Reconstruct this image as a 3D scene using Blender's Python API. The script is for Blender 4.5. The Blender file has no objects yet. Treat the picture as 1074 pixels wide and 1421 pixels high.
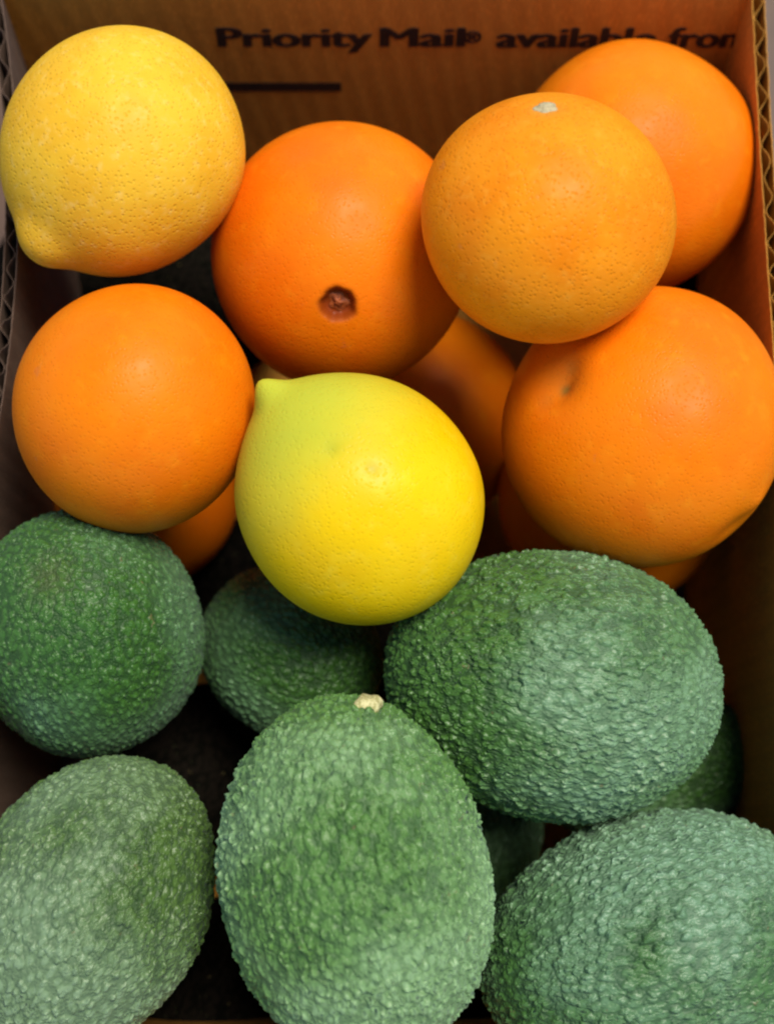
import bpy, math, random, sys
import numpy as np
from mathutils import Vector, Matrix

C = bpy.context.scene
COL = C.collection
PI = math.pi

# ------------------------------------------------------------------ camera
RIM = 0.160                                   # height of the box rim above the table (m)
W, H, F = 1074.0, 1421.0, 2123.0              # photograph size and focal length in its pixels
DIST, TILT = 0.45, math.radians(11.7)
cam_d = bpy.data.cameras.new("camera")
cam = bpy.data.objects.new("camera", cam_d); COL.objects.link(cam)
cam.location = (0, -DIST * math.sin(TILT), RIM + DIST * math.cos(TILT))
cam.rotation_euler = (TILT, 0, 0)
cam_d.sensor_fit = 'VERTICAL'; cam_d.sensor_height = 24.0; cam_d.lens = 24.0 * F / H
cam_d.clip_start = 0.01; cam_d.clip_end = 60
cam_d.dof.use_dof = True; cam_d.dof.focus_distance = 0.425; cam_d.dof.aperture_fstop = 5.0
C.camera = cam
CAM = np.array(cam.location)
RT = np.array((1, 0, 0.0)); UP = np.array((0, math.cos(TILT), math.sin(TILT)))
FW = np.array((0, math.sin(TILT), -math.cos(TILT)))

# ------------------------------------------------------------------ light
SUN_EL, SUN_AZ = math.radians(70), math.radians(48)      # azimuth measured from +y towards +x
world = bpy.data.worlds.new("World"); C.world = world; world.use_nodes = True
wn = world.node_tree.nodes; wl = world.node_tree.links
sky = wn.new('ShaderNodeTexSky'); sky.sky_type = 'NISHITA'; sky.sun_disc = False
sky.sun_elevation = SUN_EL; sky.sun_rotation = SUN_AZ; sky.air_density = 1.0; sky.dust_density = 0.2; sky.altitude = 2500
wl.new(sky.outputs[0], wn['Background'].inputs[0]); wn['Background'].inputs[1].default_value = 0.05
sun_d = bpy.data.lights.new("sun", 'SUN'); sun_d.energy = 1.5; sun_d.angle = math.radians(26)
sun_d.color = (1.0, 0.93, 0.82)
sun = bpy.data.objects.new("sun", sun_d); COL.objects.link(sun)
sd = Vector((math.sin(SUN_AZ) * math.cos(SUN_EL), math.cos(SUN_AZ) * math.cos(SUN_EL), math.sin(SUN_EL)))
sun.rotation_euler = sd.to_track_quat('Z', 'Y').to_euler(); sun.location = sd * 2
C.view_settings.view_transform = 'Standard'; C.view_settings.look = 'None'
C.view_settings.exposure = 1.52; C.view_settings.gamma = 1.0
C.cycles.use_denoising = True
C.cycles.max_bounces = 6; C.cycles.diffuse_bounces = 2
C.cycles.filter_width = 2.2

# ------------------------------------------------------------------ helpers
def ray(px, py):
    d = RT * (px - W / 2) / F - UP * (py - H / 2) / F + FW
    return d

def on_z(px, py, z):
    d = ray(px, py); return CAM + d * ((z - CAM[2]) / d[2])

def on_plane(px, py, p0, n):
    d = ray(px, py); return CAM + d * (np.dot(np.array(p0) - CAM, n) / np.dot(d, n))

def link(o, parent=None):
    COL.objects.link(o)
    if parent is not None:
        o.parent = parent
    return o

def mesh_obj(name, verts, faces, mat=None, parent=None, smooth=True):
    me = bpy.data.meshes.new(name)
    me.from_pydata([tuple(v) for v in verts], [], faces); me.update()
    if smooth:
        me.polygons.foreach_set('use_smooth', [True] * len(me.polygons))
    if mat: me.materials.append(mat)
    return link(bpy.data.objects.new(name, me), parent)

def tag(o, label=None, cat=None, group=None, kind=None):
    if label: o['label'] = label
    if cat: o['category'] = cat
    if group: o['group'] = group
    if kind: o['kind'] = kind
    return o

class NT:
    """small node-tree builder"""
    def __init__(self, name):
        self.m = bpy.data.materials.new(name); self.m.use_nodes = True
        self.t = self.m.node_tree; self.n = self.t.nodes; self.l = self.t.links
        self.bsdf = self.n['Principled BSDF']; self.out = self.n['Material Output']
        self.co = self.n.new('ShaderNodeTexCoord').outputs['Object']
    def set(self, **kw):
        for k, v in kw.items():
            self.bsdf.inputs[k.replace('_', ' ')].default_value = v
    def put(self, node, **kw):
        for k, v in kw.items():
            k = k.replace('_', ' ')
            if isinstance(v, bpy.types.NodeSocket): self.l.new(v, node.inputs[k])
            else: node.inputs[k].default_value = v
        return node
    def mapping(self, scale=(1, 1, 1), loc=(0, 0, 0), vec=None):
        n = self.n.new('ShaderNodeMapping')
        n.inputs['Scale'].default_value = scale; n.inputs['Location'].default_value = loc
        self.l.new(vec or self.co, n.inputs['Vector']); return n.outputs[0]
    def noise(self, scale, detail=2, rough=0.5, vec=None, dist=0.0):
        n = self.put(self.n.new('ShaderNodeTexNoise'), Scale=scale, Detail=detail, Roughness=rough, Distortion=dist)
        self.l.new(vec or self.co, n.inputs['Vector']); return n.outputs['Fac']
    def voro(self, scale, feature='F1', vec=None, smooth=0.3, rand=1.0):
        n = self.n.new('ShaderNodeTexVoronoi'); n.feature = feature
        n.inputs['Scale'].default_value = scale; n.inputs['Randomness'].default_value = rand
        if feature == 'SMOOTH_F1': n.inputs['Smoothness'].default_value = smooth
        self.l.new(vec or self.co, n.inputs['Vector']); return n.outputs['Distance']
    def rng(self, v, a, b, c=0.0, d=1.0, smooth=True):
        n = self.n.new('ShaderNodeMapRange'); n.interpolation_type = 'SMOOTHSTEP' if smooth else 'LINEAR'
        self.l.new(v, n.inputs[0])
        for i, x in enumerate((a, b, c, d)): n.inputs[i + 1].default_value = x
        return n.outputs[0]
    def math(self, op, a, b=None):
        n = self.n.new('ShaderNodeMath'); n.operation = op
        for i, x in enumerate((a, b)):
            if x is None: continue
            if isinstance(x, bpy.types.NodeSocket): self.l.new(x, n.inputs[i])
            else: n.inputs[i].default_value = x
        return n.outputs[0]
    def mix(self, fac, a, b, mode='MIX'):
        n = self.n.new('ShaderNodeMix'); n.data_type = 'RGBA'; n.blend_type = mode
        for i, x in ((0, fac), (6, a), (7, b)):
            if isinstance(x, bpy.types.NodeSocket): self.l.new(x, n.inputs[i])
            elif i == 0: n.inputs[0].default_value = x
            else: n.inputs[i].default_value = (*x, 1) if len(x) == 3 else x
        return n.outputs[2]
    def attr(self, name):
        n = self.n.new('ShaderNodeAttribute'); n.attribute_name = name; return n.outputs['Fac']
    def color(self, c): self.l.new(c, self.bsdf.inputs['Base Color'])
    def bump(self, h, strength, dist):
        n = self.n.new('ShaderNodeBump'); n.inputs['Strength'].default_value = strength
        n.inputs['Distance'].default_value = dist
        self.l.new(h, n.inputs['Height']); self.l.new(n.outputs[0], self.bsdf.inputs['Normal'])

# ------------------------------------------------------------------ materials
def citrus(name, base, deep, pale, pore=900, bump=0.35, rough=0.42, tipcol=None, tip_rng=None, blem=(0.16, 0.12, 0.02), porecol=0.35, sss=0.04, patch=28, spec=0.18):
    t = NT(name)
    big = t.rng(t.noise(patch, 3, 0.5), 0.35, 0.68)
    c = t.mix(big, base, deep)
    fine = t.rng(t.noise(patch * 6, 3, 0.6), 0.5, 0.8, 0, 0.5)
    c = t.mix(fine, c, pale)
    v = t.voro(pore, 'SMOOTH_F1', smooth=0.4)
    p = t.rng(v, 0.05, 0.42)                       # 0 in the middle of a pore
    c = t.mix(t.rng(p, 0, 1, porecol, 0, False), c, tuple(x * 0.55 for x in deep))
    if tipcol:
        w = t.attr('along')
        n = t.math('ADD', w, t.math('MULTIPLY', t.math('SUBTRACT', t.noise(60, 3), 0.5), 0.35))
        c = t.mix(t.rng(n, *tip_rng), c, tipcol)
    scuff = t.rng(t.noise(120, 5, 0.65, t.mapping(loc=(3, 1, 7))), 0.66, 0.74, 0, 0.30)
    c = t.mix(scuff, c, tuple(0.55 * x + 0.06 for x in deep))
    c = t.mix(t.attr('blemish'), c, blem)
    t.color(c)
    h = t.math('ADD', p, t.math('MULTIPLY', t.noise(pore * 0.35, 3), 0.8))
    t.bump(h, bump, 0.0004)
    t.l.new(t.rng(t.noise(140, 2), 0.3, 0.7, rough - 0.05, rough + 0.1), t.bsdf.inputs['Roughness'])
    t.bsdf.inputs['Specular IOR Level'].default_value = spec
    t.set(Subsurface_Weight=sss, Subsurface_Radius=(1.0, 0.45, 0.1), Subsurface_Scale=0.003, IOR=1.42)
    return t.m

M_orange = citrus('orange_peel', (0.90, 0.215, 0.002), (0.85, 0.170, 0.0015), (0.93, 0.28, 0.006), pore=820, bump=0.26, rough=0.42, porecol=0.14, blem=(0.26, 0.13, 0.02))
M_orange_navel = citrus('navel_orange_peel', (0.90, 0.205, 0.002), (0.85, 0.155, 0.0015), (0.93, 0.26, 0.006), pore=820, bump=0.26, rough=0.42, porecol=0.14, blem=(0.17, 0.022, 0.004))
M_tangerine = citrus('rough_orange_peel', (0.92, 0.29, 0.006), (0.87, 0.235, 0.003), (0.96, 0.38, 0.03), pore=760, bump=0.42, rough=0.42, porecol=0.24, patch=55, blem=(0.40, 0.24, 0.04))
M_lemon_warm = citrus('warm_lemon_peel', (0.86, 0.50, 0.030), (0.82, 0.43, 0.020), (0.93, 0.63, 0.16), pore=760, bump=0.42, rough=0.42, porecol=0.24, patch=60)
M_lemon_green = citrus('fresh_lemon_peel', (0.90, 0.585, 0.003), (0.86, 0.52, 0.002), (0.92, 0.66, 0.03), pore=780, bump=0.30, rough=0.38, porecol=0.12,
                       tipcol=(0.50, 0.53, 0.04), tip_rng=(0.05, 1.0), blem=(0.22, 0.33, 0.03))

def avocado_mat(name, dark, mid, bloom, bloom_amt=0.6, scale=430, disp=0.0011, seed=0.0, grad=0.45, spec=0.5):
    t = NT(name)
    wob = t.n.new('ShaderNodeVectorMath'); wob.operation = 'ADD'
    nz = t.n.new('ShaderNodeTexNoise'); nz.inputs['Scale'].default_value = 220; nz.inputs['Detail'].default_value = 2
    t.l.new(t.co, nz.inputs['Vector'])
    sc = t.n.new('ShaderNodeVectorMath'); sc.operation = 'SCALE'; sc.inputs['Scale'].default_value = 0.0022
    t.l.new(nz.outputs['Color'], sc.inputs[0]); t.l.new(t.co, wob.inputs[0]); t.l.new(sc.outputs[0], wob.inputs[1])
    m = t.mapping((1, 1, 0.62), (seed, seed * 2, -seed), wob.outputs[0])
    v = t.voro(scale, 'SMOOTH_F1', m, 0.5)
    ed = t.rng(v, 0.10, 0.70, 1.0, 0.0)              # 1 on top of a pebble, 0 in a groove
    v2 = t.voro(scale * 2.3, 'SMOOTH_F1', m, 0.4)
    ed2 = t.rng(v2, 0.15, 0.7, 1.0, 0.0)
    amp = t.rng(t.noise(60, 3), 0.34, 0.62, 0.55, 1.0)     # relief comes and goes over the skin
    hgt = t.math('MULTIPLY', t.math('ADD', ed, t.math('MULTIPLY', ed2, 0.35)), amp)
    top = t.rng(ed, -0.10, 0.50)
    patch = t.rng(t.noise(15, 3, 0.5, t.mapping(loc=(seed, 0.3, seed))), 0.36, 0.66)
    al = t.math('MULTIPLY', t.attr('along'), grad)
    patch = t.math('MAXIMUM', t.math('MINIMUM', t.math('SUBTRACT', patch, al), 1.0), 0.0)
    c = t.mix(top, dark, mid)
    bl = t.math('MULTIPLY', t.math('MULTIPLY', t.rng(ed, 0.0, 0.9, 0.55, 1.0), t.rng(patch, 0, 1, 0.15, 1.35)), bloom_amt)
    c = t.mix(bl, c, bloom)
    c = t.mix(t.attr('blemish'), c, (0.11, 0.10, 0.02))
    cork = t.rng(t.noise(260, 3, 0.6, t.mapping(loc=(seed + 4, 1, 2))), 0.69, 0.74, 0, 0.6)
    c = t.mix(cork, c, (0.15, 0.12, 0.05))
    spk = t.rng(t.noise(900, 2), 0.68, 0.80, 0, 0.2)
    c = t.mix(spk, c, (0.30, 0.36, 0.16))
    t.color(c)
    t.l.new(t.rng(top, 0, 1, 0.58, 0.40), t.bsdf.inputs['Roughness'])
    t.bsdf.inputs['Specular IOR Level'].default_value = spec
    t.set(IOR=1.45 if spec else 1.2, Sheen_Weight=0.16 * spec, Sheen_Roughness=0.4, Sheen_Tint=(0.75, 0.95, 0.9, 1))
    d = t.n.new('ShaderNodeDisplacement'); d.inputs['Scale'].default_value = disp; d.inputs['Midlevel'].default_value = 0.7
    t.l.new(hgt, d.inputs['Height']); t.l.new(d.outputs[0], t.out.inputs['Displacement'])
    t.m.displacement_method = 'BOTH'
    return t.m

def plain(name, col, rough=0.7, nscale=400, var=0.35, bump=0.3, bdist=0.0003, col2=None):
    t = NT(name)
    c = t.mix(t.rng(t.noise(nscale, 4, 0.6), 0.3, 0.7), tuple(x * (1 - var) for x in col), col2 or col)
    t.color(c); t.bump(t.noise(nscale * 2, 3), bump, bdist); t.set(Roughness=rough); return t.m

def kraft(name, col, streak=(1, 1, 0.12)):
    t = NT(name)
    big = t.rng(t.noise(14, 4, 0.6), 0.3, 0.7)
    c = t.mix(big, tuple(x * 0.82 for x in col), col)
    fib = t.noise(900, 4, 0.7, t.mapping((1, 1, 0.25)))
    c = t.mix(t.rng(fib, 0.45, 0.72, 0, 0.45), c, tuple(min(1, x * 1.5) for x in col))
    fl = t.noise(2600, 2, 0.6)
    c = t.mix(t.rng(fl, 0.64, 0.72, 0, 0.5), c, tuple(x * 0.45 for x in col))
    sx = t.n.new('ShaderNodeSeparateXYZ'); t.l.new(t.co, sx.inputs[0])
    wob = t.math('MULTIPLY', t.noise(20, 2), 0.9)
    fl_ = t.math('SINE', t.math('ADD', t.math('MULTIPLY', t.math('ADD', sx.outputs[0], sx.outputs[1]), 2 * PI / 0.0078), wob))
    c = t.mix(t.rng(fl_, 0.2, 1.0, 0, 0.16), c, tuple(x * 0.6 for x in col))       # flute lines showing through the liner
    sm = t.rng(t.noise(70, 4, 0.7, t.mapping((1, 1, 3))), 0.60, 0.75, 0, 0.35)
    c = t.mix(sm, c, tuple(x * 0.6 for x in col))
    t.color(c); t.bump(t.math('ADD', t.math('ADD', fib, t.noise(60, 2)), t.math('MULTIPLY', fl_, 0.4)), 0.5, 0.0004); t.set(Roughness=0.88)
    t.bsdf.inputs['Specular IOR Level'].default_value = 0.25
    return t.m

M_kraft = kraft('kraft_board', (0.58, 0.27, 0.040))
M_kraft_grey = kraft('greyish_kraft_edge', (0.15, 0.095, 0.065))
M_ink = plain('dark_print_ink', (0.022, 0.010, 0.008), 0.75, 1500, 0.4)
M_stem = plain('woody_stem', (0.50, 0.47, 0.14), 0.7, 900, 0.4, 0.6, col2=(0.74, 0.68, 0.34))
M_calyx = plain('dry_calyx', (0.60, 0.50, 0.27), 0.6, 1200, 0.35, 0.5)
M_scar = plain('stem_scar', (0.10, 0.065, 0.015), 0.8, 1200, 0.5, 0.5, col2=(0.22, 0.17, 0.04))
M_navel = plain('navel_flesh', (0.30, 0.045, 0.006), 0.65, 900, 0.5, 0.5, col2=(0.42, 0.09, 0.01))
M_table = plain('table_wood', (0.10, 0.045, 0.02), 0.55, 30, 0.3)

# ------------------------------------------------------------------ table
mesh_obj('table_top', [(-1.2, -1.2, -0.0), (1.2, -1.2, -0.0), (1.2, 1.2, -0.0), (-1.2, 1.2, -0.0),
                       (-1.2, -1.2, -0.03), (1.2, -1.2, -0.03), (1.2, 1.2, -0.03), (-1.2, 1.2, -0.03)],
         [(0, 1, 2, 3), (7, 6, 5, 4), (0, 4, 5, 1), (1, 5, 6, 2), (2, 6, 7, 3), (3, 7, 4, 0)], M_table, smooth=False)['kind'] = 'structure'

# ------------------------------------------------------------------ cardboard box
BOARD = 0.0042; FLOOR = 0.0045
box = bpy.data.objects.new('cardboard_box', None); link(box)
tag(box, 'open brown cardboard box with dark lettering inside its back wall, packed with fruit', 'box')
rng = random.Random(3)

def sheet(name, pts, zs, off, th, mat, parent, wave=None, rim_jit=0.0004, jit_seed=0):
    """a thin board skin: pts = inner foot line [(x,y)], swept up zs; off = distance outwards, th = thickness"""
    r = random.Random(jit_seed)
    n = len(pts); nrm = []
    for i in range(n):
        a = pts[max(0, i - 1)]; b = pts[min(n - 1, i + 1)]
        d = Vector((b[0] - a[0], b[1] - a[1])).normalized(); nrm.append((-d.y, d.x))
    V, Fc = [], []
    rows = len(zs); jz = [r.uniform(-1, 1) * rim_jit for _ in range(n)]
    for side in (0, 1):
        for k, z in enumerate(zs):
            for i, (p, q) in enumerate(zip(pts, nrm)):
                o = off + (wave[i] if wave else 0) + side * th
                V.append(leaned(p[0] + q[0] * o, p[1] + q[1] * o, z + (jz[i] if k == rows - 1 else 0)))
    S = rows * n
    for side in (0, 1):
        for k in range(rows - 1):
            for i in range(n - 1):
                a = side * S + k * n + i
                f = (a, a + 1, a + n + 1, a + n)
                Fc.append(f[::-1] if side else f)
    for i in range(n - 1):
        a = (rows - 1) * n + i; Fc.append((a, a + 1, a + 1 + S, a + S)); Fc.append((i + S, i + 1 + S, i + 1, i))
    for k in range(rows - 1):
        a = k * n; Fc.append((a, a + n, a + n + S, a + S)); b = a + n - 1; Fc.append((b + S, b + n + S, b + n, b))
    return mesh_obj(name, V, Fc, mat, parent, smooth=False)

def dense(poly, step=0.001):
    out = []
    for (a, b) in zip(poly[:-1], poly[1:]):
        L = math.dist(a, b); n = max(1, int(L / step))
        out += [(a[0] + (b[0] - a[0]) * i / n, a[1] + (b[1] - a[1]) * i / n) for i in range(n)]
    return out + [poly[-1]]

def rimpt(px, py): p = on_z(px, py, RIM); return (float(p[0]), float(p[1]))
def smoothpoly(pp, n=40):
    """gentle curve through control points"""
    ys = np.array([p[1] for p in pp]); xs = np.array([p[0] for p in pp])
    co = np.polyfit(ys, xs, len(pp) - 1); yy = np.linspace(ys[0], ys[-1], n)
    return [(float(np.polyval(co, y)), float(y)) for y in yy]
LEAN = 0.18                                    # the back wall has been pushed outwards by the load
def leaned(x, y, z):
    t = min(1.0, max(0.0, (y - (YBACK - 0.10)) / 0.10)); return (x, y + LEAN * z * t * t, z)
BL, BR = rimpt(0, -18), rimpt(1042, -18)
YBACK = BL[1] - LEAN * RIM
BL, BR = (BL[0], YBACK), (BR[0], YBACK)
FR, FL = rimpt(1118, 1475), rimpt(-40, 1475)
left_line = smoothpoly([FL, rimpt(-66, 960), rimpt(19, 440), BL])
right_line = smoothpoly([FR, rimpt(1096, 800), rimpt(1066, 400), BR])
def wall(poly, mat, seed, ext=0.0, zs=None):
    pts = dense(poly)
    # direction convention: outward normal is to the right of travel
    s = 0; wv = []
    for i, p in enumerate(pts):
        if i: s += math.dist(pts[i - 1], p)
        cr = 0.55 + 0.45 * math.sin(s * 61 + seed) * math.sin(s * 173 + 2 * seed)
        wv.append(0.0016 * (0.6 + 0.4 * cr) * math.sin(2 * PI * s / 0.0078 + 0.7 * math.sin(s * 97 + seed)) + 0.0016)
    zs = zs or [0.0005, 0.03, 0.06, 0.09, 0.125, RIM]
    w = sheet('wall', pts, zs, 0.0, 0.0003, mat, box, jit_seed=seed)
    sheet('flute', pts, zs[:-1] + [RIM - 0.0004], 0.00035, 0.0002, mat, w, wave=wv, jit_seed=seed + 1, rim_jit=0.0006)
    sheet('outer_liner', pts, zs, 0.0038, 0.0003, mat, w, jit_seed=seed + 2)
    return w
wall([(BL[0] - 0.0041, BL[1]), (BR[0] + 0.0041, BR[1])], M_kraft, 10)   # back
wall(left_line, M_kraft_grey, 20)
wall(right_line[::-1], M_kraft, 30)
wall([(FR[0] + 0.0041, FR[1]), (FL[0] - 0.0041, FL[1])], M_kraft, 40)
fz = FLOOR
mesh_obj('floor_panel', [(FL[0] + .001, FL[1] + .001, fz), (FR[0] - .001, FR[1] + .001, fz), (BR[0] - .001, BR[1] - .001, fz), (BL[0] + .001, BL[1] - .001, fz),
                         (FL[0] + .001, FL[1] + .001, .0006), (FR[0] - .001, FR[1] + .001, .0006), (BR[0] - .001, BR[1] - .001, .0006), (BL[0] + .001, BL[1] - .001, .0006)],
         [(0, 1, 2, 3), (7, 6, 5, 4), (0, 4, 5, 1), (1, 5, 6, 2), (2, 6, 7, 3), (3, 7, 4, 0)], M_kraft, box, smooth=False)

# lettering printed on the inner face of the back wall
YB = BL[1] - 0.0002
def on_back(px, py): return on_plane(px, py, (0, YB, 0), np.array((0, 1.0, -LEAN)))
def YW(z): return YB + LEAN * z
def printed(text, px0, px1, py_base, py_top, bold=0.045, name='printed_text'):
    a, b, t = on_back(px0, py_base), on_back(px1, py_base), on_back(px0, py_top)
    cu = bpy.data.curves.new(name, 'FONT'); cu.body = text; cu.size = 1; cu.extrude = 0.004
    tmp = bpy.data.objects.new('tmp', cu); COL.objects.link(tmp)
    dg = bpy.context.evaluated_depsgraph_get(); dg.update()
    me = bpy.data.meshes.new_from_object(tmp.evaluated_get(dg)); bpy.data.objects.remove(tmp); bpy.data.curves.remove(cu)
    n = len(me.vertices); co = np.empty(n * 3); me.vertices.foreach_get('co', co); co = co.reshape(-1, 3)
    w = co[:, 0].max() - co[:, 0].min(); x0 = co[:, 0].min()
    tris = [tuple(p.vertices) for p in me.polygons]; bpy.data.meshes.remove(me)
    allv, allf = [], []
    for q, (dx, dz) in enumerate(((-bold, 0), (0, 0.022), (bold, 0), (0, -0.018))):     # heavy strokes
        k = co + np.array((dx, dz, 0.003 * q)); allf += [tuple(v + n * q for v in f) for f in tris]; allv.append(k)
    co = np.concatenate(allv)
    me = bpy.data.meshes.new(name); me.from_pydata(co.tolist(), [], allf)
    out = np.empty_like(co)
    out[:, 0] = a[0] + (co[:, 0] - x0) / w * (b[0] - a[0])
    out[:, 2] = a[2] + co[:, 1] / 0.72 * (t[2] - a[2])
    out[:, 1] = YW(out[:, 2]) + co[:, 2] * 0.02
    me.vertices.foreach_set('co', out.ravel()); me.update(); me.name = name
    me.materials.clear(); me.materials.append(M_ink)
    return link(bpy.data.objects.new(name, me), box)
printed('Priority', 306, 514, 65, 38)
printed('Mail', 530, 642, 65, 38)
printed('\u00ae', 644, 666, 60, 44)
printed('available', 690, 905, 66, 38)
printed('from', 926, 1036, 66, 38)
a, b, t = on_back(250, 127), on_back(474, 127), on_back(250, 115)
mesh_obj('printed_line', [(a[0], YW(a[2]), a[2]), (b[0], YW(b[2]), b[2]), (b[0], YW(t[2]), t[2]), (a[0], YW(t[2]), t[2]),
                          (a[0], YW(a[2]) + .0001, a[2]), (b[0], YW(b[2]) + .0001, b[2]), (b[0], YW(t[2]) + .0001, t[2]), (a[0], YW(t[2]) + .0001, t[2])],
         [(0, 1, 2, 3), (7, 6, 5, 4), (0, 4, 5, 1), (1, 5, 6, 2), (2, 6, 7, 3), (3, 7, 4, 0)], M_ink, box, smooth=False)

# ------------------------------------------------------------------ fruit
SHAPES = []          # for the overlap report

def frame_at(c):
    w = CAM - c; w /= np.linalg.norm(w)
    u = np.cross(UP, w); u /= np.linalg.norm(u); v = np.cross(w, u)
    return u, v, w

def body_radius(th, a, b, k):
    ct, st = np.cos(th), np.sin(th)
    r = 1.0 / np.sqrt((ct / a) ** 2 + (st / b) ** 2)
    return r * (1 - k * ct + 0.0 * st)

def fruit(name, px, py, z, a_px, b_px, axis, mat, label, cat, group, k=0.0, nub=None, dents=(), navel=None,
          lump=0.012, cone=3, seed=1, rings=110, segs=150, flat=0.0, spots=()):
    """body of revolution about its own axis, posed by the photograph's outline.
    axis = (right, up, towards camera); pole end = stem / nub / navel end; k>0 narrows that end.
    dents / spots: list of ((dx,dy) offset from centre in photo px, radius px, depth px, blemish)"""
    c = on_z(px, py, z); dist = float(np.dot(c - CAM, FW)); s = dist / F
    u, v, w = frame_at(c)
    ax = axis[0] * u + axis[1] * v + axis[2] * w; ax /= np.linalg.norm(ax)
    e1 = np.cross(ax, w + 0.01 * u); e1 /= np.linalg.norm(e1); e2 = np.cross(ax, e1)
    R = np.stack([e1, e2, ax], 1)            # local -> world
    a, b = a_px * s, b_px * s
    th = np.linspace(0, PI, rings + 1)[:, None]; ph = np.linspace(0, 2 * PI, segs, endpoint=False)[None, :]
    TH = np.broadcast_to(th, (rings + 1, segs)); PH = np.broadcast_to(ph, (rings + 1, segs))
    D = np.stack([np.sin(TH) * np.cos(PH), np.sin(TH) * np.sin(PH), np.cos(TH)], -1)
    rad = body_radius(TH, a, b, k)
    rs = np.random.RandomState(seed)
    for _ in range(7):                        # slow irregularity of a grown fruit
        q = rs.normal(size=3); q /= np.linalg.norm(q); f = rs.uniform(1.2, 3.6); p0 = rs.uniform(0, 6.28)
        rad = rad * (1 + lump / 2.6 * np.sin(f * (D @ q) * 1.6 + p0))
    blem = np.zeros_like(rad)
    if nub:                                   # (length px, angular width, sharpness)
        L, wd, sh = nub
        rad = rad + L * s * np.exp(-(TH / wd) ** sh)
        rad = rad + cone * s * np.exp(-(TH / wd / 3.2) ** 2)
    if navel:                                 # (radius px, depth px)
        rn, dn = navel; t0 = rn / b_px * (1 + 0.03 * np.sin(5 * PH + 1) + 0.03 * np.sin(3 * PH) + 0.015 * np.sin(9 * PH + 2))
        rad = rad - dn * s / (1 + np.exp((TH - t0) / (t0 * 0.07)))
        blem = np.maximum(blem, 0.92 / (1 + np.exp((TH - t0 * 1.22) / (t0 * 0.08)))); rad = rad + 0.5 * s * np.exp(-((TH - t0 * 1.35) / (t0 * 0.4)) ** 2)
    for (off, r_px, d_px, bm) in list(dents) + list(spots):
        xx, yy = off[0] / b_px, -off[1] / b_px; zz = math.sqrt(max(0.02, 1 - xx * xx - yy * yy))
        dw = xx * u + yy * v + zz * w; dw /= np.linalg.norm(dw); dl = dw @ R
        ang = np.arccos(np.clip(D @ dl, -1, 1)); g = np.exp(-(ang / (r_px / b_px)) ** 2)
        rad = rad - d_px * s * g
        blem = np.maximum(blem, bm * np.exp(-(ang / (r_px / b_px) / 0.8) ** 2))
    P = D * rad[..., None]
    V = np.concatenate([P[0:1, 0], P[1:-1].reshape(-1, 3), P[-1:, 0]])
    bl = np.concatenate([blem[0:1, 0], blem[1:-1].ravel(), blem[-1:, 0]])
    al = np.concatenate([[1.0], np.cos(TH[1:-1]).ravel(), [-1.0]])
    n = rings - 1
    i = np.arange(n - 1)[:, None] * segs; j = np.arange(segs)[None, :]; j2 = (j + 1) % segs
    quads = np.stack([1 + i + j, 1 + i + segs + j, 1 + i + segs + j2, 1 + i + j2], -1).reshape(-1, 4)
    jj = np.arange(segs); last = len(V) - 1; lo = 1 + (n - 1) * segs
    tri1 = np.stack([np.zeros(segs, int), 1 + jj, 1 + (jj + 1) % segs], -1)
    tri2 = np.stack([np.full(segs, last), lo + (jj + 1) % segs, lo + jj], -1)
    me = bpy.data.meshes.new(name)
    me.vertices.add(len(V)); me.vertices.foreach_set('co', V.ravel())
    loops = np.concatenate([tri1.ravel(), quads.ravel(), tri2.ravel()])
    cnt = np.concatenate([np.full(segs, 3), np.full(len(quads), 4), np.full(segs, 3)])
    me.loops.add(len(loops)); me.loops.foreach_set('vertex_index', loops)
    me.polygons.add(len(cnt)); me.polygons.foreach_set('loop_start', np.concatenate([[0], np.cumsum(cnt)[:-1]]))
    me.polygons.foreach_set('loop_total', cnt)
    me.update(calc_edges=True); me.polygons.foreach_set('use_smooth', np.ones(len(cnt), bool))
    for nm, arr in (('blemish', bl), ('along', al)):
        at = me.attributes.new(nm, 'FLOAT', 'POINT'); at.data.foreach_set('value', arr.astype(np.float32))
    me.materials.append(mat)
    o = link(bpy.data.objects.new(name, me))
    M = Matrix([[R[r][0], R[r][1], R[r][2], c[r]] for r in range(3)] + [[0, 0, 0, 1]])
    o.matrix_world = M
    tag(o, label, cat, group)
    SHAPES.append((label[:34], c, R, a, b, k, V, z))
    o_info = dict(c=c, R=R, s=s, a=a, b=b, u=u, v=v, w=w, V=V)
    return o, o_info

def child_lathe(name, parent, prof, mat, dirl, rad, seed=0, segs=28, wob=0.08, lobes=5, tilt=(0, 0)):
    """small turned part standing on the fruit: prof = [(r,h)], dirl = local direction, rad = distance from centre"""
    d = Vector(dirl).normalized()
    q = (d + Vector((tilt[0], tilt[1], 0))).to_track_quat('Z', 'Y')
    r = random.Random(seed); p0 = r.uniform(0, 6)
    V, Fc = [], []
    for (rr, h) in prof:
        for i in range(segs):
            t = 2 * PI * i / segs
            f = 1 + wob * math.sin(lobes * t + p0) + wob * 0.6 * math.sin(2 * t + p0 * 2)
            V.append(tuple(d * rad + q @ Vector((rr * f * math.cos(t), rr * f * math.sin(t), h + rr * wob * 0.4 * math.sin(3 * t + p0)))))
    n = len(prof)
    for k in range(n - 1):
        for i in range(segs):
            j = (i + 1) % segs; Fc.append((k * segs + i, k * segs + j, (k + 1) * segs + j, (k + 1) * segs + i))
    Fc.append(tuple(range(segs))[::-1]); Fc.append(tuple((n - 1) * segs + i for i in range(segs)))
    return mesh_obj(name, V, Fc, mat, parent)

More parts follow.
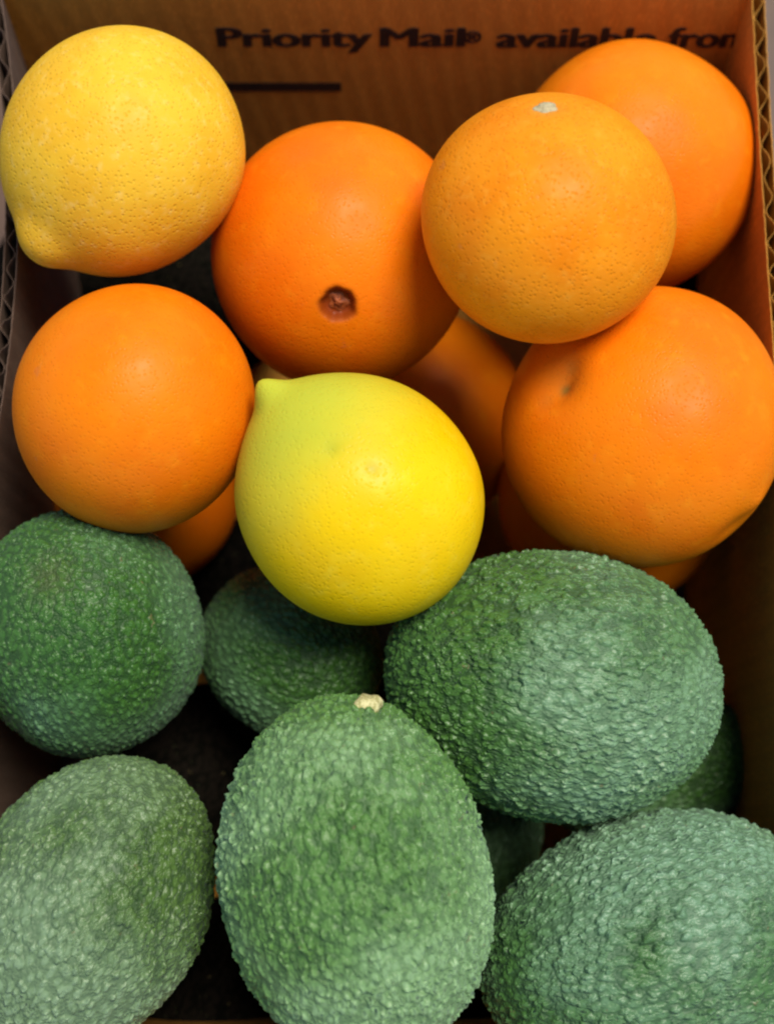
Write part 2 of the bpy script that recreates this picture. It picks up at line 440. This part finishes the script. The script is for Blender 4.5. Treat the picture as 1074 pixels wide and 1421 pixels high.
def local_dir(info, off, b_px):
    xx, yy = off[0] / b_px, -off[1] / b_px; zz = math.sqrt(max(0.02, 1 - xx * xx - yy * yy))
    d = xx * info['u'] + yy * info['v'] + zz * info['w']; d /= np.linalg.norm(d)
    return d @ info['R']

def surf_rad(info, dl):
    V = info['V']; n = np.linalg.norm(V, axis=1); i = np.argmax((V @ dl) / n); return float(n[i])

G_O, G_L, G_A = 'oranges packed in the box', 'lemons in the box', 'avocados packed in the box'
# --- lemons
L1, i1 = fruit('lemon', 172, 211, 0.179, 174, 164, (-0.60, -0.70, 0.30), M_lemon_warm,
     'deep yellow lemon with a blunt nub at its lower left, in the top left corner', 'lemon', G_L,
     nub=(21, 0.23, 2.6), seed=4, lump=0.012)
L2, i2 = fruit('lemon', 497, 690, 0.177, 180, 166, (-0.60, 0.70, 0.20), M_lemon_green,
     'bright yellow lemon tinged green at its pointed tip, in the middle of the fruit', 'lemon', G_L,
     nub=(24, 0.12, 1.9), cone=13, k=0.03, seed=9, lump=0.016,
     dents=[((18, -36), 11, 3.0, 0.45), ((-34, -62), 13, 2.0, 0.25), ((-118, -108), 17, 1.0, 0.6)])
# --- oranges, upper layer
O1, i = fruit('orange', 475, 355, 0.147, 186, 181, (-0.03, -0.335, 0.93), M_orange_navel,
     'orange with a dark round navel facing up, top centre of the box', 'orange', G_O, navel=(20, 15), seed=2, lump=0.014, rings=260, segs=220)
s = i['s']
child_lathe('navel', O1, [(14 * s, -6 * s), (15 * s, 1 * s), (11 * s, 4 * s), (6 * s, 3 * s), (5 * s, 6 * s), (2 * s, 7 * s)], M_navel, (0, 0, 1), i['a'] - 18 * s, 3, wob=0.2)
O2, i = fruit('orange', 189, 567, 0.173, 182, 168, (0.1, 0.35, 0.6), M_orange,
     'smooth round orange by the left wall, directly below the upper left lemon', 'orange', G_O, seed=5, lump=0.015)
O4, i = fruit('orange', 873, 236, 0.133, 174, 172, (0.3, 0.6, 0.2), M_orange,
     'orange in the top right corner, partly hidden behind a rough skinned orange', 'orange', G_O, seed=6, lump=0.014)
O3, i = fruit('orange', 758, 303, 0.199, 168, 176, (0.0, 0.93, 0.38), M_tangerine,
     'rough skinned orange with a pale stem button, lying highest at the upper right', 'orange', G_O, seed=7, lump=0.016,
     dents=[((-1, -150), 23, 3, 0.7)])
dl = local_dir(i, (-1, -152), 176); s = i['s']; rr = surf_rad(i, dl)
child_lathe('stem_button', O3, [(15 * s, -5 * s), (16 * s, 1 * s), (13 * s, 4 * s), (9 * s, 3.5 * s), (8 * s, 7 * s), (5 * s, 8 * s)], M_calyx, dl, rr - 2 * s, 5, wob=0.12)
O5, i = fruit('orange', 890, 592, 0.155, 184, 195, (-0.58, 0.33, 0.74), M_orange,
     'big orange against the right wall with a shallow brown stem dimple at its upper left', 'orange', G_O, seed=8, lump=0.014,
     dents=[((-113, -66), 42, 13, 0.42), ((-117, -58), 16, 6, 1.0), ((-104, -86), 24, 4, 0.5), ((-135, -40), 22, 2, 0.3), ((122, 138), 30, 7, 0.0), ((150, 100), 18, -4, 0.0)])
# --- oranges, lower layer
fruit('orange', 585, 580, 0.050, 150, 148, (0.2, 0.1, 0.9), M_orange,
     'shaded orange deep in the gap right of the greenish yellow lemon', 'orange', G_O, seed=12, lump=0.01)
fruit('orange', 846, 694, 0.074, 150, 152, (0.2, 0.6, 0.3), M_orange,
     'orange under the big right hand orange, peeping out above the largest avocado', 'orange', G_O, seed=13, lump=0.01)
fruit('orange', 203, 686, 0.066, 128, 128, (0.2, 0.6, 0.3), M_orange,
     'orange deep down between the left orange and the round avocado', 'orange', G_O, seed=14, lump=0.01)
# --- avocados
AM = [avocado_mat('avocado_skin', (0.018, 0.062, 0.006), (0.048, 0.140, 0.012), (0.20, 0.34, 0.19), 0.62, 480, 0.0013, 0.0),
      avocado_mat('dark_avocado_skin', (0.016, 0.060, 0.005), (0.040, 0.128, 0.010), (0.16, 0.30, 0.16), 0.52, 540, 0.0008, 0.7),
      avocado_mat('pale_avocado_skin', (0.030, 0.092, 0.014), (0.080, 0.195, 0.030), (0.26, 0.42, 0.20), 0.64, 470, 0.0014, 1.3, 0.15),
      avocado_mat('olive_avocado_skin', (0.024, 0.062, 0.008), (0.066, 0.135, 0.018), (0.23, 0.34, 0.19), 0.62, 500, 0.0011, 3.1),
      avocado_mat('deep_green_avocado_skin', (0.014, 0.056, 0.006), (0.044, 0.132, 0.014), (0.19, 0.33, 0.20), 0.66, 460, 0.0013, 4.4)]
A1, i = fruit('avocado', 120, 874, 0.140, 196, 162, (-0.16, 0.55, 0.80), AM[1],
     'round dark green avocado seen end on by the left wall, below the left orange', 'avocado', G_A, k=0.04, seed=21, lump=0.012, rings=260, segs=380,
     dents=[((-40, -62), 34, 8, 0.25)])
A2, i = fruit('avocado', 405, 905, 0.105, 140, 118, (0.5, -0.3, 0.5), AM[1],
     'shaded avocado tucked beneath the greenish yellow lemon', 'avocado', G_A, k=0.03, seed=22, lump=0.012, rings=200, segs=300)
A3, i = fruit('avocado', 742, 946, 0.149, 236, 187, (-0.97, 0.13, 0.12), AM[0],
     'largest avocado lying on its side below the big right hand orange', 'avocado', G_A, k=0.10, seed=23, lump=0.012, rings=380, segs=420)
A4, i = fruit('avocado', 491, 1200, 0.169, 258, 191, (-0.17, 0.90, 0.36), AM[2],
     'pale green avocado standing stem up with a cream stem stub, bottom centre', 'avocado', G_A, k=0.075, seed=24, lump=0.012, rings=380, segs=420,
     dents=[((17, -199), 26, 3, 0.45)])
dl = local_dir(i, (17, -186), 205); s = i['s']
dl = np.array(dl); rr = surf_rad(i, dl)
child_lathe('stem', A4, [(20 * s, -6 * s), (19 * s, 2 * s), (16 * s, 6 * s), (12 * s, 10 * s), (5 * s, 9 * s)], M_stem, dl, rr - 2 * s, 6, wob=0.14, lobes=4)
A5, i = fruit('avocado', 111, 1266, 0.145, 226, 168, (0.50, 0.78, 0.3), AM[3],
     'avocado in the bottom left corner beside the stem bearing avocado', 'avocado', G_A, k=-0.05, seed=25, lump=0.014, rings=340, segs=400)
A6, i = fruit('avocado', 898, 1315, 0.139, 250, 180, (-0.93, -0.28, 0.2), AM[4],
     'avocado in the bottom right corner, lying below the largest avocado', 'avocado', G_A, k=0.05, seed=26, lump=0.014, rings=340, segs=400)
GAP_SHADE = avocado_mat('gap_shade_skin', (0.004, 0.004, 0.003), (0.010, 0.008, 0.006), (0.02, 0.022, 0.016), 0.0, 560, 0.0003, 2.2, spec=0.0)  # near-black skin for added fillers that stand in for deep shade in the gaps
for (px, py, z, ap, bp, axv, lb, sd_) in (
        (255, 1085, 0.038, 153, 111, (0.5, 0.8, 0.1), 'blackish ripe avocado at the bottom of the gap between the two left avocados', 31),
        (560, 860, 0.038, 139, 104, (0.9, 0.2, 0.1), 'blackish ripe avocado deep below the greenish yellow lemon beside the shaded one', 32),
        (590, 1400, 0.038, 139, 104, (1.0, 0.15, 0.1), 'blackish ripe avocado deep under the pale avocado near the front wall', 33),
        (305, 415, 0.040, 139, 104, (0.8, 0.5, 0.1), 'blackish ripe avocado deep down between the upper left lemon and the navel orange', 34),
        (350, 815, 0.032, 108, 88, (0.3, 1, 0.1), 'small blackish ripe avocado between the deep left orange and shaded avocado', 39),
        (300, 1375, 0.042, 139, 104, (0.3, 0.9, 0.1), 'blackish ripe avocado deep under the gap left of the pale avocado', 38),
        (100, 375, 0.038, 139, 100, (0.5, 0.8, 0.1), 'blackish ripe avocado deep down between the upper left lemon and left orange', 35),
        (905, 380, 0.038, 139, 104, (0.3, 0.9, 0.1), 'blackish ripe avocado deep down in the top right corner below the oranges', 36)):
    fruit('avocado', px, py, z, ap, bp, axv, GAP_SHADE, lb, 'avocado', G_A, k=0.05, seed=sd_, rings=110, segs=160)
fruit('avocado', 905, 1062, 0.066, 150, 112, (0.9, 0.2, 0.1), AM[1],
     'dark avocado by the right wall, almost hidden beneath the two right hand avocados', 'avocado', G_A, k=0.05, seed=27, lump=0.012, rings=160, segs=240)
fruit('avocado', 640, 1150, 0.052, 150, 112, (0.2, 0.9, 0.1), AM[1],
     'dark avocado deep in the gap between the pale and the largest avocado', 'avocado', G_A, k=0.05, seed=28, lump=0.012, rings=160, segs=240)

if '--overlap' in sys.argv or True:
    for ia, A in enumerate(SHAPES):
        Vw = A[6][::37] @ A[2].T + A[1]
        msg = []
        zmin = Vw[:, 2].min()
        if zmin < FLOOR - 0.0005: msg.append('FLOOR %.1fmm' % ((FLOOR - zmin) * 1e3))
        for ib, B in enumerate(SHAPES):
            if ia == ib: continue
            L = (Vw - B[1]) @ B[2]; n = np.linalg.norm(L, axis=1)
            th = np.arccos(np.clip(L[:, 2] / n, -1, 1)); g = n - body_radius(th, B[3], B[4], B[5])
            m = g.min()
            if m < 0.0015: msg.append('%s %.1fmm' % (B[0], m * 1e3))
        print('FIT', A[0], '|', 'z', A[7], '|', '; '.join(msg))
